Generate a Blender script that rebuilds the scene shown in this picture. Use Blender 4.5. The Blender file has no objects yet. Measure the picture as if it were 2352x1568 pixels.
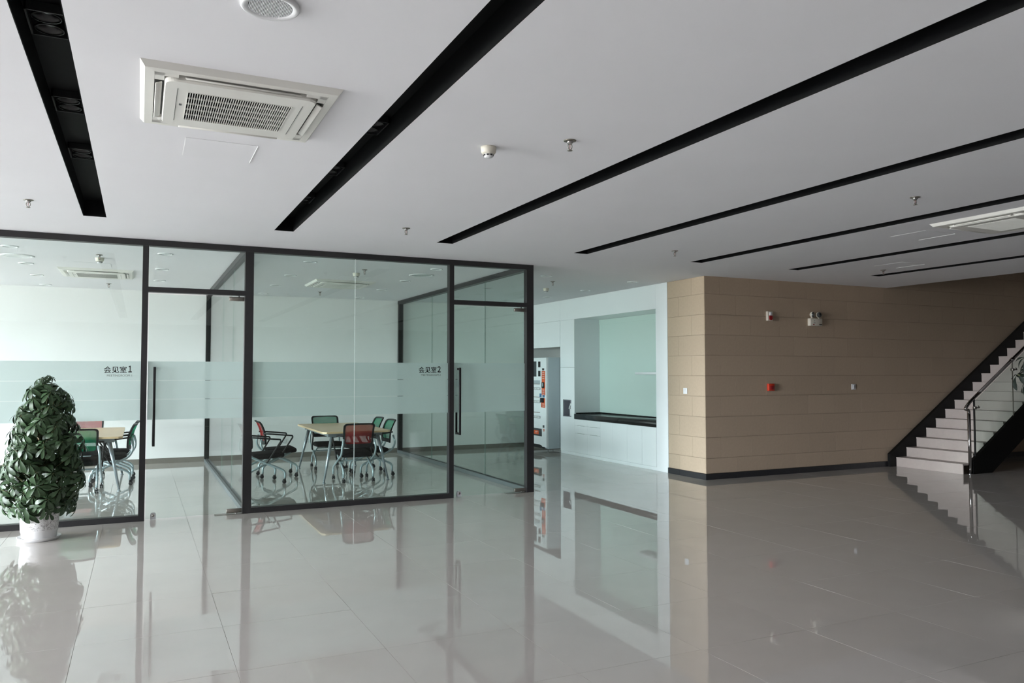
import bpy, bmesh, math, random
from mathutils import Vector, Matrix, Euler
random.seed(7)
PI = math.pi
scene = bpy.context.scene
COL = scene.collection

# ------------------------------------------------------------------ camera, sky, exposure
H = 3.0                      # ceiling height
GY = 9.168                   # glass front
EY = 14.9                    # back wall
KX = 7.509                   # kitchen wall / side face of the stone wall
BY = 9.094                   # stone wall facing the hall
SY = 8.034                   # end of the ceiling slots
EX = 11.397                  # edge of the ceiling at the stair void
LX, RX, NY = -13.0, 17.5, -6.5  # window wall, far right wall, wall behind the camera

cam_d = bpy.data.cameras.new('camera')
cam_d.lens = 1785.047 * 36 / 2352
cam_d.sensor_width = 36
cam_d.clip_start = 0.05
cam = bpy.data.objects.new('camera', cam_d)
COL.objects.link(cam)
yaw, pitch, roll = 0.4469, 0.0409, -0.0007
fwd = Vector((math.sin(yaw) * math.cos(pitch), math.cos(yaw) * math.cos(pitch), math.sin(pitch)))
rgt = Vector((math.cos(yaw), -math.sin(yaw), 0))
upv = rgt.cross(fwd)
r2 = rgt * math.cos(roll) + upv * math.sin(roll)
u2 = upv * math.cos(roll) - rgt * math.sin(roll)
cam.matrix_world = Matrix(((r2.x, u2.x, -fwd.x, 0), (r2.y, u2.y, -fwd.y, 0), (r2.z, u2.z, -fwd.z, 1.561), (0, 0, 0, 1)))
scene.camera = cam

world = bpy.data.worlds.new('overcast_sky')
scene.world = world
world.use_nodes = True
wn, wl = world.node_tree.nodes, world.node_tree.links
wn.clear()
wo = wn.new('ShaderNodeOutputWorld')
wb = wn.new('ShaderNodeBackground')
wc = wn.new('ShaderNodeTexCoord')
ws = wn.new('ShaderNodeSeparateXYZ')
wr = wn.new('ShaderNodeValToRGB')
wl.new(wc.outputs['Generated'], ws.inputs[0])
wm = wn.new('ShaderNodeMath'); wm.operation = 'MULTIPLY_ADD'; wm.inputs[1].default_value = 0.5; wm.inputs[2].default_value = 0.5
wl.new(ws.outputs['Z'], wm.inputs[0]); wl.new(wm.outputs[0], wr.inputs[0])
e = wr.color_ramp.elements
e[0].position = 0.49; e[0].color = (0.30, 0.295, 0.29, 1)      # paved ground outside
e[1].position = 0.51; e[1].color = (0.94, 0.985, 1.07, 1)      # overcast sky
wl.new(wr.outputs[0], wb.inputs['Color'])
wb.inputs['Strength'].default_value = 96
wl.new(wb.outputs[0], wo.inputs[0])

scene.view_settings.view_transform = 'Standard'
scene.view_settings.look = 'None'
scene.view_settings.exposure = 0.0
scene.view_settings.gamma = 1.0
scene.view_settings.use_curve_mapping = False
cy = scene.cycles
cy.max_bounces = 8; cy.diffuse_bounces = 4; cy.glossy_bounces = 4; cy.transmission_bounces = 4
cy.use_adaptive_sampling = False
cy.transparent_max_bounces = 40
cy.sample_clamp_indirect = 20.0
cy.caustics_reflective = True; cy.blur_glossy = .5; cy.caustics_refractive = False
cy.use_denoising = True

def portal(loc, rot, sx, sy):
    d = bpy.data.lights.new('daylight_portal', 'AREA')
    d.shape = 'RECTANGLE'; d.size = sx; d.size_y = sy
    d.cycles.is_portal = True
    o = bpy.data.objects.new('daylight_portal', d); COL.objects.link(o)
    o.location = loc; o.rotation_euler = rot
    return o
# window openings of the left wall: (y0, y1)
WIN = [(1.0, 3.9), (4.3, 7.2), (7.6, 9.0), (9.7, 11.6), (12.5, 14.3)]
WZ0, WZ1 = 0.12, 2.85
for a, b in WIN:
    portal((LX - 0.12, (a + b) / 2, (WZ0 + WZ1) / 2), (0, -PI / 2, 0), WZ1 - WZ0, b - a)

# ------------------------------------------------------------------ materials
def lin(c):
    return tuple(((x / 255) / 12.92 if x / 255 <= .04045 else ((x / 255 + .055) / 1.055) ** 2.4) for x in c) + (1,)
MATS = {}
def mat(name, col, rough=.5, metal=0., spec=.5, var=0., nscale=8., bump=0., bscale=60., coat=0., objvar=0.):
    m = bpy.data.materials.new(name); m.use_nodes = True
    nt = m.node_tree; b = nt.nodes['Principled BSDF']
    c = lin(col)
    b.inputs['Base Color'].default_value = c
    b.inputs['Roughness'].default_value = rough
    b.inputs['Metallic'].default_value = metal
    b.inputs['Specular IOR Level'].default_value = spec
    b.inputs['Coat Weight'].default_value = coat
    if var or bump or objvar:
        tc = nt.nodes.new('ShaderNodeTexCoord')
    if var or objvar:
        hs = nt.nodes.new('ShaderNodeHueSaturation'); hs.inputs['Color'].default_value = c
        acc = None
        if var:
            n = nt.nodes.new('ShaderNodeTexNoise'); n.inputs['Scale'].default_value = nscale; n.inputs['Detail'].default_value = 5
            nt.links.new(tc.outputs['Object'], n.inputs['Vector'])
            mr = nt.nodes.new('ShaderNodeMapRange'); mr.inputs['From Min'].default_value = .3; mr.inputs['From Max'].default_value = .7
            mr.inputs['To Min'].default_value = 1 - var; mr.inputs['To Max'].default_value = 1 + var
            nt.links.new(n.outputs['Fac'], mr.inputs['Value']); acc = mr.outputs[0]
        if objvar:
            oi = nt.nodes.new('ShaderNodeObjectInfo')
            mr = nt.nodes.new('ShaderNodeMapRange'); mr.inputs['To Min'].default_value = 1 - objvar; mr.inputs['To Max'].default_value = 1 + objvar
            nt.links.new(oi.outputs['Random'], mr.inputs['Value'])
            if acc:
                mm = nt.nodes.new('ShaderNodeMath'); mm.operation = 'MULTIPLY'
                nt.links.new(acc, mm.inputs[0]); nt.links.new(mr.outputs[0], mm.inputs[1]); acc = mm.outputs[0]
            else: acc = mr.outputs[0]
        nt.links.new(acc, hs.inputs['Value'])
        nt.links.new(hs.outputs[0], b.inputs['Base Color'])
    if bump:
        n = nt.nodes.new('ShaderNodeTexNoise'); n.inputs['Scale'].default_value = bscale; n.inputs['Detail'].default_value = 3
        nt.links.new(tc.outputs['Object'], n.inputs['Vector'])
        bp = nt.nodes.new('ShaderNodeBump'); bp.inputs['Strength'].default_value = bump; bp.inputs['Distance'].default_value = .01
        nt.links.new(n.outputs['Fac'], bp.inputs['Height']); nt.links.new(bp.outputs[0], b.inputs['Normal'])
    MATS[name] = m
    return m
def glass_mat(name, tint, refl=1.0):
    """a pane of flat glass: tinted pass-through plus a Schlick reflection"""
    m = bpy.data.materials.new(name); m.use_nodes = True
    nt = m.node_tree; nt.nodes.clear()
    out = nt.nodes.new('ShaderNodeOutputMaterial')
    tr = nt.nodes.new('ShaderNodeBsdfTransparent'); tr.inputs[0].default_value = tint + (1,)
    gl = nt.nodes.new('ShaderNodeBsdfGlossy'); gl.inputs['Roughness'].default_value = 0.0
    lw = nt.nodes.new('ShaderNodeLayerWeight'); lw.inputs['Blend'].default_value = .5
    pw = nt.nodes.new('ShaderNodeMath'); pw.operation = 'POWER'; pw.inputs[1].default_value = 5
    ma = nt.nodes.new('ShaderNodeMath'); ma.operation = 'MULTIPLY_ADD'; ma.inputs[1].default_value = .96 * refl; ma.inputs[2].default_value = .04 * refl
    mx = nt.nodes.new('ShaderNodeMixShader')
    nt.links.new(lw.outputs['Facing'], pw.inputs[0]); nt.links.new(pw.outputs[0], ma.inputs[0])
    nt.links.new(ma.outputs[0], mx.inputs[0]); nt.links.new(tr.outputs[0], mx.inputs[1]); nt.links.new(gl.outputs[0], mx.inputs[2])
    nt.links.new(mx.outputs[0], out.inputs[0])
    MATS[name] = m
    return m
def sheer_mat(name, col, through, translucent=0.):
    """thin cloth or film: part of the light passes straight, part is scattered"""
    m = bpy.data.materials.new(name); m.use_nodes = True
    nt = m.node_tree; nt.nodes.clear(); c = lin(col)
    out = nt.nodes.new('ShaderNodeOutputMaterial')
    df = nt.nodes.new('ShaderNodeBsdfDiffuse'); df.inputs[0].default_value = c
    tl = nt.nodes.new('ShaderNodeBsdfTranslucent'); tl.inputs[0].default_value = c
    tr = nt.nodes.new('ShaderNodeBsdfTransparent')
    m1 = nt.nodes.new('ShaderNodeMixShader'); m1.inputs[0].default_value = translucent
    m2 = nt.nodes.new('ShaderNodeMixShader'); m2.inputs[0].default_value = through
    nt.links.new(df.outputs[0], m1.inputs[1]); nt.links.new(tl.outputs[0], m1.inputs[2])
    nt.links.new(m1.outputs[0], m2.inputs[1]); nt.links.new(tr.outputs[0], m2.inputs[2])
    nt.links.new(m2.outputs[0], out.inputs[0])
    MATS[name] = m
    return m

mat('ceiling_paint', (234, 233, 236), .9, spec=.1, var=.012, nscale=1.2)
mat('wall_paint', (238, 236, 235), .8, spec=.2, var=.01, nscale=2)
mat('slot_black', (15, 15, 16), .7, spec=.15)
mat('slot_trim', (40, 41, 42), .5, spec=.3)
mat('frame_dark', (52, 51, 52), .42, metal=.3, spec=.4)
mat('frame_black', (30, 30, 31), .45, metal=.2)
mat('rail_grey', (112, 118, 120), .4, metal=.5)
mat('steel_brushed', (150, 145, 138), .35, metal=1.)
mat('lock_metal', (206, 206, 208), .35, metal=.3)
mat('chrome', (225, 225, 228), .08, metal=1.)
mat('stainless', (190, 188, 188), .1, metal=1.)
mat('floor_tile', (198, 192, 186), .02, spec=.5, var=.02, nscale=3, objvar=.012)
MATS['floor_tile'].node_tree.nodes['Principled BSDF'].inputs['IOR'].default_value = 2.4   # hard wax polish
mat('grout', (150, 143, 134), .8)
mat('stone_beige', (184, 165, 144), .75, spec=.25, var=.03, nscale=30, bump=.02, bscale=220, objvar=.025)
mat('stone_joint', (128, 113, 93), .9)
mat('base_dark', (43, 43, 46), .35, var=.1, nscale=60)
mat('base_grey', (118, 112, 104), .4, var=.03, nscale=12)
mat('cabinet_white', (243, 245, 248), .22, spec=.45)
mat('cabinet_gap', (120, 126, 126), .8)
mat('stone_black', (24, 22, 23), .12, spec=.6, var=.3, nscale=120)
mat('backpainted_glass', (206, 224, 218), .06, spec=.6)
mat('vend_white', (236, 239, 242), .3)
mat('vend_grey', (176, 186, 192), .3)
mat('plastic_black', (28, 28, 30), .35)
mat('plastic_dark', (70, 74, 78), .3)
mat('recess_grey', (150, 148, 158), .4)
mat('orange', (226, 98, 52), .45)
mat('blue', (70, 120, 165), .45)
mat('paper_white', (240, 240, 240), .6)
mat('brown_strip', (120, 100, 85), .5)
mat('ac_white', (228, 226, 220), .4)
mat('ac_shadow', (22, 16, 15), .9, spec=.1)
mat('ac_slot', (74, 74, 72), .6)
mat('plastic_cream', (222, 216, 202), .45)
mat('plastic_white', (232, 232, 234), .35)
mat('lamp_reflector', (210, 212, 212), .2, metal=.4)
mat('seal_green', (140, 168, 158), .4)
mat('seal_white', (222, 228, 226), .4)
mat('lamp_inner', (26, 26, 28), .3, metal=.3)
mat('chair_black', (24, 24, 25), .5)
mat('seat_fabric', (17, 17, 18), .95, spec=.2, bump=.2, bscale=400)
mat('chair_tube', (172, 186, 190), .3, metal=.35)
sheer_mat('mesh_red', (158, 50, 50), .25, .3)
sheer_mat('mesh_green', (30, 128, 92), .25, .3)
mat('wood_top', (232, 200, 158), .35, var=.06, nscale=5)
mat('table_leg', (160, 168, 174), .3, metal=.6)
mat('leaf_green', (48, 71, 43), .42, spec=.42, var=.15, nscale=14, objvar=.2)
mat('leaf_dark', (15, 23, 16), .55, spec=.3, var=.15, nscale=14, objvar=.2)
mat('stem_brown', (96, 98, 62), .7)
mat('soil', (60, 48, 38), .95)
mat('saucer_white', (220, 219, 219), .25)
mat('alarm_red', (205, 58, 32), .35)
mat('bulb_red', (190, 120, 110), .2)
mat('alarm_dark_red', (150, 26, 30), .3)
mat('tread_stone', (178, 167, 160), .45, var=.03, nscale=16)
mat('stringer_black', (10, 10, 10), .55, spec=.2)
mat('letter_black', (22, 22, 22), .5)
mat('letter_grey', (95, 98, 98), .5)
mat('lens_grey', (120, 124, 126), .15, metal=.6)
mat('rear_wall', (84, 78, 72), .8)  # unseen walls, made dark to cut light bounced onto the stone wall
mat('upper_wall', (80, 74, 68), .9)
glass_mat('glass_green', (.945, .985, .970))
glass_mat('glass_clear', (.97, .98, .975))
glass_mat('glass_rail', (.87, .92, .90))
sheer_mat('frosted_film', (220, 230, 230), .10, .82)
# glazed pot with a doodle print
m = mat('pot_print', (236, 236, 236), .25)
nt = m.node_tree; b = nt.nodes['Principled BSDF']
tc = nt.nodes.new('ShaderNodeTexCoord'); sp = nt.nodes.new('ShaderNodeSeparateXYZ'); nt.links.new(tc.outputs['Object'], sp.inputs[0])
v1 = nt.nodes.new('ShaderNodeTexVoronoi'); v1.feature = 'DISTANCE_TO_EDGE'; v1.inputs['Scale'].default_value = 70
nz = nt.nodes.new('ShaderNodeTexNoise'); nz.inputs['Scale'].default_value = 45; nz.inputs['Detail'].default_value = 3
mxv = nt.nodes.new('ShaderNodeMixRGB'); mxv.inputs[0].default_value = .06
nt.links.new(tc.outputs['Object'], mxv.inputs[1]); nt.links.new(nz.outputs['Color'], mxv.inputs[2])
nt.links.new(mxv.outputs[0], v1.inputs['Vector']); nt.links.new(tc.outputs['Object'], nz.inputs['Vector'])
def mth(op, a, bb):
    n = nt.nodes.new('ShaderNodeMath'); n.operation = op
    for i, q in enumerate((a, bb)):
        if isinstance(q, (int, float)): n.inputs[i].default_value = q
        else: nt.links.new(q, n.inputs[i])
    return n.outputs[0]
line = mth('LESS_THAN', v1.outputs['Distance'], .06)
nmask = mth('GREATER_THAN', nz.outputs['Fac'], .5)
band = mth('MULTIPLY', mth('GREATER_THAN', sp.outputs['Z'], .105), mth('LESS_THAN', sp.outputs['Z'], .285))
fac = mth('MULTIPLY', mth('MULTIPLY', line, nmask), band)
mc = nt.nodes.new('ShaderNodeMixRGB'); mc.inputs[1].default_value = lin((218, 216, 215)); mc.inputs[2].default_value = lin((104, 98, 96))
nt.links.new(fac, mc.inputs[0]); nt.links.new(mc.outputs[0], b.inputs['Base Color'])

# ------------------------------------------------------------------ mesh helpers
class MB:
    def __init__(s): s.v, s.f, s.sm = [], [], []
    def add(s, vs, fs, smooth=False):
        o = len(s.v); s.v += [tuple(v) for v in vs]
        s.f += [tuple(i + o for i in f) for f in fs]; s.sm += [smooth] * len(fs); return s
    def box(s, x0, x1, y0, y1, z0, z1):
        return s.add([(x0, y0, z0), (x1, y0, z0), (x1, y1, z0), (x0, y1, z0), (x0, y0, z1), (x1, y0, z1), (x1, y1, z1), (x0, y1, z1)],
                     [(0, 3, 2, 1), (4, 5, 6, 7), (0, 1, 5, 4), (1, 2, 6, 5), (2, 3, 7, 6), (3, 0, 4, 7)])
    def prism(s, poly, axis, a, b):
        """poly of 2D points extruded along axis ('x','y','z') from a to b"""
        def P(q, t): return {'x': (t, q[0], q[1]), 'y': (q[0], t, q[1]), 'z': (q[0], q[1], t)}[axis]
        n = len(poly); vs = [P(q, a) for q in poly] + [P(q, b) for q in poly]
        fs = [tuple(range(n)), tuple(range(2 * n - 1, n - 1, -1))] + [(i, i + n, (i + 1) % n + n, (i + 1) % n) for i in range(n)]
        return s.add(vs, fs)
    def lathe(s, prof, n=24, c=(0, 0, 0), axis='z', smooth=True, closed=False, caps=True):
        vs, fs = [], []
        for r, z in prof:
            for k in range(n):
                a = 2 * PI * k / n; x, y = r * math.cos(a), r * math.sin(a)
                q = {'z': (x, y, z), 'y': (x, z, y), 'x': (z, x, y)}[axis]
                vs.append((q[0] + c[0], q[1] + c[1], q[2] + c[2]))
        m = len(prof)
        for i in range(m - 1 + (1 if closed else 0)):
            i2 = (i + 1) % m
            for k in range(n): fs.append((i * n + k, i * n + (k + 1) % n, i2 * n + (k + 1) % n, i2 * n + k))
        if caps and not closed:
            if prof[0][0] > 1e-6: fs.append(tuple(range(n - 1, -1, -1)))
            if prof[-1][0] > 1e-6: fs.append(tuple((m - 1) * n + k for k in range(n)))
        return s.add(vs, fs, smooth)
    def tube(s, pts, r, n=8, smooth=True):
        pts = [Vector(p) for p in pts]; m = len(pts)
        rs = r if isinstance(r, (list, tuple)) else [r] * m
        tg = [(pts[min(i + 1, m - 1)] - pts[max(i - 1, 0)]).normalized() for i in range(m)]
        ref = Vector((0, 0, 1)) if abs(tg[0].z) < .9 else Vector((1, 0, 0))
        nrm = tg[0].cross(ref).normalized(); vs, fs = [], []
        for i in range(m):
            nrm = (nrm - tg[i] * nrm.dot(tg[i])).normalized(); bn = tg[i].cross(nrm)
            for k in range(n):
                a = 2 * PI * k / n; vs.append(pts[i] + (nrm * math.cos(a) + bn * math.sin(a)) * rs[i])
        for i in range(m - 1):
            for k in range(n): fs.append((i * n + k, i * n + (k + 1) % n, (i + 1) * n + (k + 1) % n, (i + 1) * n + k))
        fs.append(tuple(range(n - 1, -1, -1))); fs.append(tuple((m - 1) * n + k for k in range(n)))
        return s.add(vs, fs, smooth)
    def xf(s, M):
        s.v = [tuple(M @ Vector(v)) for v in s.v]; return s
    def rbox(s, x0, x1, y0, y1, z0, z1, r=.01, seg=2, smooth=True):
        bm = bmesh.new(); bmesh.ops.create_cube(bm, size=1)
        for v in bm.verts: v.co = Vector((x0 + (v.co.x + .5) * (x1 - x0), y0 + (v.co.y + .5) * (y1 - y0), z0 + (v.co.z + .5) * (z1 - z0)))
        bmesh.ops.bevel(bm, geom=bm.edges[:], offset=r, segments=seg, affect='EDGES', profile=.5)
        bm.verts.index_update()
        s.add([v.co[:] for v in bm.verts], [tuple(v.index for v in f.verts) for f in bm.faces], smooth); bm.free(); return s
    def mesh(s, name):
        me = bpy.data.meshes.new(name); me.from_pydata(s.v, [], s.f)
        me.polygons.foreach_set('use_smooth', s.sm)
        bm = bmesh.new(); bm.from_mesh(me); bmesh.ops.recalc_face_normals(bm, faces=bm.faces[:]); bm.to_mesh(me); bm.free()
        me.update(); return me
    def build(s, name, m, parent=None, loc=None, rot=None):
        me = s.mesh(name); me.materials.append(MATS[m] if isinstance(m, str) else m)
        return obj(name, me, parent, loc, rot)
def fillet(pts, r=.03, n=4):
    pts = [Vector(p) for p in pts]; out = [pts[0]]
    for i in range(1, len(pts) - 1):
        a, b, c = pts[i - 1], pts[i], pts[i + 1]
        d1, d2 = (a - b), (c - b); rr = min(r, d1.length * .45, d2.length * .45)
        p1, p2 = b + d1.normalized() * rr, b + d2.normalized() * rr
        for k in range(n + 1):
            t = k / n; out.append(p1 * (1 - t) ** 2 + b * 2 * t * (1 - t) + p2 * t * t)
    out.append(pts[-1]); return out
def obj(name, me, parent=None, loc=None, rot=None):
    o = bpy.data.objects.new(name, me); COL.objects.link(o)
    if parent: o.parent = parent
    if loc: o.location = loc
    if rot: o.rotation_euler = rot
    return o
def tag(o, label=None, cat=None, group=None, kind=None):
    if label: o['label'] = label
    if cat: o['category'] = cat
    if group: o['group'] = group
    if kind: o['kind'] = kind
    return o
def thing(name, label, cat, loc=(0, 0, 0), rz=0, group=None, kind=None):
    o = bpy.data.objects.new(name, None); COL.objects.link(o); o.empty_display_size = .1
    o.location = loc; o.rotation_euler = (0, 0, rz)
    return tag(o, label, cat, group, kind)
def dup(root, loc, rz, label, group=None, swap=None):
    r = root.copy(); COL.objects.link(r); r.location = loc; r.rotation_euler = (0, 0, rz); r['label'] = label
    if group: r['group'] = group
    def kids(o, n):
        for ch in o.children:
            c = ch.copy(); COL.objects.link(c); c.parent = n; c.matrix_parent_inverse = ch.matrix_parent_inverse
            if swap:
                for s in c.material_slots:
                    if s.material and s.material.name in swap:
                        c.data = c.data.copy(); c.data.materials[0] = MATS[swap[s.material.name]]; break
            kids(ch, c)
    kids(root, r)
    return r
def text_obj(body, width, mname, parent, loc, rot, name, bold=0., height=None):
    cu = bpy.data.curves.new('lettering', 'FONT'); cu.body = body; cu.size = 1; cu.extrude = .003; cu.offset = bold; cu.resolution_u = 3
    t = bpy.data.objects.new('lettering_tmp', cu); COL.objects.link(t)
    dg = bpy.context.evaluated_depsgraph_get(); me = bpy.data.meshes.new_from_object(t.evaluated_get(dg))
    bpy.data.objects.remove(t)
    xs = [v.co.x for v in me.vertices]; ys = [v.co.y for v in me.vertices]
    if not xs: return None
    k = width / (max(xs) - min(xs)); x0, y0 = min(xs), min(ys); ky = k if height is None else height / (max(ys) - min(ys))
    for v in me.vertices: v.co = Vector(((v.co.x - x0) * k, (v.co.y - y0) * ky, v.co.z * .2))
    me.materials.clear(); me.materials.append(MATS[mname])
    return obj(name, me, parent, loc, rot)

# ------------------------------------------------------------------ floor
fl = tag(MB().box(LX, RX, NY, EY + .5, -.12, -.004).build('floor', 'grout'), 'polished beige grey tiled floor of the hall and rooms', 'floor', kind='structure')
TP, TX, TY = .8, .49, 4.36
tb = MB(); h = TP / 2 - .0009
tb.add([(-h, -h, -.004), (h, -h, -.004), (h, h, -.004), (-h, h, -.004), (-h, -h, -.0003), (h, -h, -.0003), (h, h, -.0003), (-h, h, -.0003),
        (-h + .0004, -h + .0004, 0), (h - .0004, -h + .0004, 0), (h - .0004, h - .0004, 0), (-h + .0004, h - .0004, 0)],
       [(0, 1, 5, 4), (1, 2, 6, 5), (2, 3, 7, 6), (3, 0, 4, 7), (4, 5, 9, 8), (5, 6, 10, 9), (6, 7, 11, 10), (7, 4, 8, 11), (8, 9, 10, 11)])
tile_me = tb.mesh('tile'); tile_me.materials.append(MATS['floor_tile'])
tiles = []
i0, i1 = math.ceil((LX - TX) / TP), math.floor((RX - TX) / TP)
j0, j1 = math.ceil((NY - TY) / TP), math.floor((EY - TY) / TP)
for i in range(i0, i1):
    for j in range(j0, j1 + 1):
        cx, cyy = TX + (i + .5) * TP, TY + (j + .5) * TP
        d = Vector((cx, cyy, -1.56)); z = d.dot(fwd)
        vis = -1
        if z > .6:
            u = d.dot(r2) / z * 1785 + 1176; vv = 784 - d.dot(u2) / z * 1785
            blocked = cx > KX and cyy > BY
            if -500 < u < 2852 and vv < 2300 and not blocked: vis = 1 / z
        tiles.append((vis, cx, cyy))
tiles.sort(reverse=True)
rest = MB()
for k, (vis, cx, cyy) in enumerate(tiles):
    tilt = (random.gauss(0, .00045), random.gauss(0, .00045), 0)
    if vis > 0 and k < 300:
        obj('tile', tile_me, fl, (cx, cyy, 0), tilt)
    else:
        M = Matrix.Translation((cx, cyy, 0)) @ Euler(tilt).to_matrix().to_4x4()
        rest.add([M @ v.co for v in tile_me.vertices], [tuple(p.vertices) for p in tile_me.polygons])
tag(rest.build('tile_field', 'floor_tile', fl), kind='stuff')

# ------------------------------------------------------------------ ceiling with recessed slots
SLX = [-.486, 1.199, 2.929, 4.672, 6.41, 8.104, 9.731]; SW = .189; SN = -4.0
cb = MB(); ct = .16
xs = [LX] + [q for s in SLX for q in (s, s + SW)] + [EX]
for k in range(0, len(xs), 2): cb.box(xs[k], xs[k + 1], NY, SY, H, H + ct)
for s in SLX: cb.box(s, s + SW, NY, SN, H, H + ct)
cb.box(LX, EX, SY, BY, H, H + ct); cb.box(LX, KX, BY, EY, H, H + ct); cb.box(KX, KX + 1.2, BY + .04, EY, H, H + ct)
cb.box(EX, RX, NY, 3.5, H, H + ct)
tag(cb.build('ceiling', 'ceiling_paint'), 'smooth white painted ceiling cut by black slots', 'ceiling', kind='structure')
ORD = ['leftmost, with twin spotlights in view', 'second from the left, steeply slanting', 'third from the left, long and reaching the top right corner',
       'fourth from the left, ending right of the smoke detector', 'fifth from the left, next to the right air conditioner', 'sixth from the left, beyond the right air conditioner', 'seventh and farthest, above the stone wall']
for k, s in enumerate(SLX):
    t = thing('ceiling_slot', 'black recessed ceiling slot, ' + ORD[k], 'ceiling slot', (s + SW / 2, (SN + SY) / 2, H), group='black ceiling slots')
    hw, hl = SW / 2, (SY - SN) / 2
    b = MB(); th = .004; dp = .15
    b.box(-hw, -hw + th, -hl, hl, .0, dp); b.box(hw - th, hw, -hl, hl, .0, dp)
    b.box(-hw, hw, -hl, -hl + th, .0, dp); b.box(-hw, hw, hl - th, hl, .0, dp); b.box(-hw, hw, -hl, hl, dp, dp + th)
    b.build('channel', 'slot_black', t)
    if k < 2:
        for yy in ((3.95, 5.1, 6.21) if k == 0 else (4.75, 5.9, 7.0)):
            sp_ = thing('twin_spotlight', '', 'spotlight', (s + SW / 2, yy, H + .108), group='twin spotlights in the slots')
            sp_['label'] = ({3.95: 'twin black spotlight nearest the top edge, in the leftmost ceiling slot', 5.1: 'middle twin black spotlight in the leftmost ceiling slot', 6.21: 'lowest small twin black spotlight in the leftmost ceiling slot'}[yy]
                            if k == 0 else {4.75: 'twin spotlight in the second slot, nearest the top of the picture', 5.9: 'twin spotlight in the middle of the second ceiling slot', 7.0: 'twin spotlight near the lower end of the second ceiling slot'}[yy])
            b = MB(); a, l = .078, .14; w_ = .008
            b.box(-a, -a + w_, -l, l, 0, .04); b.box(a - w_, a, -l, l, 0, .04); b.box(-a, a, -l, -l + w_, 0, .04); b.box(-a, a, l - w_, l, 0, .04)
            b.build('housing', 'slot_trim', sp_)
            for q in (-.066, .066):
                b = MB().lathe([(.056, .004), (.061, .004), (.061, .012), (.05, .014), (.036, .04)], 20, (0, q, 0), smooth=True, caps=False)
                L_ = b.build('lamp', 'lamp_inner', sp_)
                MB().lathe([(.036, .034), (.034, .033), (.020, .030), (.018, .024), (0, .022)], 16, (0, q, 0)).build('bulb', 'lens_grey', L_)

# ------------------------------------------------------------------ walls
tag(MB().box(LX, KX + 1.2, EY, EY + .2, -.1, H + .1).build('wall_back', 'wall_paint'), 'white wall behind the meeting rooms', 'wall', kind='structure')
tag(MB().box(LX, KX + .8, EY - .012, EY, 0, .09).build('baseboard_back', 'base_grey'), 'grey tile baseboard along the white back wall', 'baseboard', kind='structure')
wl_ = MB()
ys = [NY] + [q for w_ in WIN for q in w_] + [EY]
for k in range(0, len(ys), 2): wl_.box(LX - .25, LX, ys[k], ys[k + 1], -.1, H + .1)
for a, b in WIN: wl_.box(LX - .25, LX, a, b, -.1, WZ0); wl_.box(LX - .25, LX, a, b, WZ1, H + .1)
tag(wl_.build('wall_left', 'wall_paint'), 'white outer wall holding the row of windows', 'wall', kind='structure')
for k, (a, b) in enumerate(WIN):
    t = thing('window_%d' % (k + 1), 'tall daylight window in the outer wall beyond the left edge of the picture', 'window', (LX - .125, (a + b) / 2, WZ0), group='daylight windows', kind='structure')
    w_, hh = (b - a) / 2, WZ1 - WZ0; fb = MB(); q = .05
    fb.box(-.03, .03, -w_, -w_ + q, 0, hh); fb.box(-.03, .03, w_ - q, w_, 0, hh); fb.box(-.03, .03, -w_, w_, 0, q); fb.box(-.03, .03, -w_, w_, hh - q, hh)
    fb.box(-.03, .03, -q / 2, q / 2, q, hh - q)
    fb.build('window_frame', 'frame_dark', t)
    for s in (-1, 1):
        y0, y1 = sorted((s * q / 2, s * (w_ - q)))
        MB().box(-.005, .005, y0, y1, q, hh - q).build('pane', 'glass_clear', t)
tag(MB().box(LX - .25, RX + .2, NY - .2, NY, -.1, H + .1).build('wall_near', 'rear_wall'), 'darkened wall behind the viewer', 'wall', kind='structure')
tag(MB().box(RX, RX + .2, NY, BY + .2, -.1, 6.4).build('wall_right', 'rear_wall'), 'darkened wall closing the hall beyond the stairs', 'wall', kind='structure')
# upper storey around the stair void
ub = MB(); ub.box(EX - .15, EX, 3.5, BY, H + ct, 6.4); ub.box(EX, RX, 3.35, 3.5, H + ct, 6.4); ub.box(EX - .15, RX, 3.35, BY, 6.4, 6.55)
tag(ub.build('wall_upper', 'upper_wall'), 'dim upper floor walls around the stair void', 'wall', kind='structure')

# stone wall: joint backing plus single slabs
PW, PH, PT, JT = .588, .3035, .012, .0032
wb_ = tag(MB().box(KX + PT, RX, BY + PT, BY + .22, 0, 6.4).build('wall_stone', 'stone_joint'), 'beige stone slab wall beside the stairs', 'wall', kind='structure')
ws_ = tag(MB().box(KX + PT, KX + .22, BY + PT, 10.0, 0, H).build('wall_stone_side', 'stone_joint'), 'short lit beige stone wall end beside the white cabinets', 'wall', kind='structure')
slab_cache = {}
def slab(w, hgt, axis):
    key = (round(w, 3), round(hgt, 3), axis)
    if key not in slab_cache:
        b = MB(); ch = .0006; hw, hh = w / 2 - JT / 4, hgt / 2 - JT / 2
        def P(x, d, z): return (x, d, z) if axis == 'y' else (d, x, z)
        vs = []
        for (dx, dz, d) in ((0, 0, PT), (0, 0, ch), (ch, ch, 0)):
            vs += [P(-hw + dx, d, -hh + dz), P(hw - dx, d, -hh + dz), P(hw - dx, d, hh - dz), P(-hw + dx, d, hh - dz)]
        fs = [(0, 1, 2, 3), (8, 9, 10, 11)] + [(r * 4 + k, r * 4 + (k + 1) % 4, r * 4 + 4 + (k + 1) % 4, r * 4 + 4 + k) for r in (0, 1) for k in range(4)]
        b.add(vs, fs); me = b.mesh('stone_slab'); me.materials.append(MATS['stone_beige']); slab_cache[key] = me
    return slab_cache[key]
rows = [.088, .309] + [.309 + PH * k for k in range(1, 9)] + [H]
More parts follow.
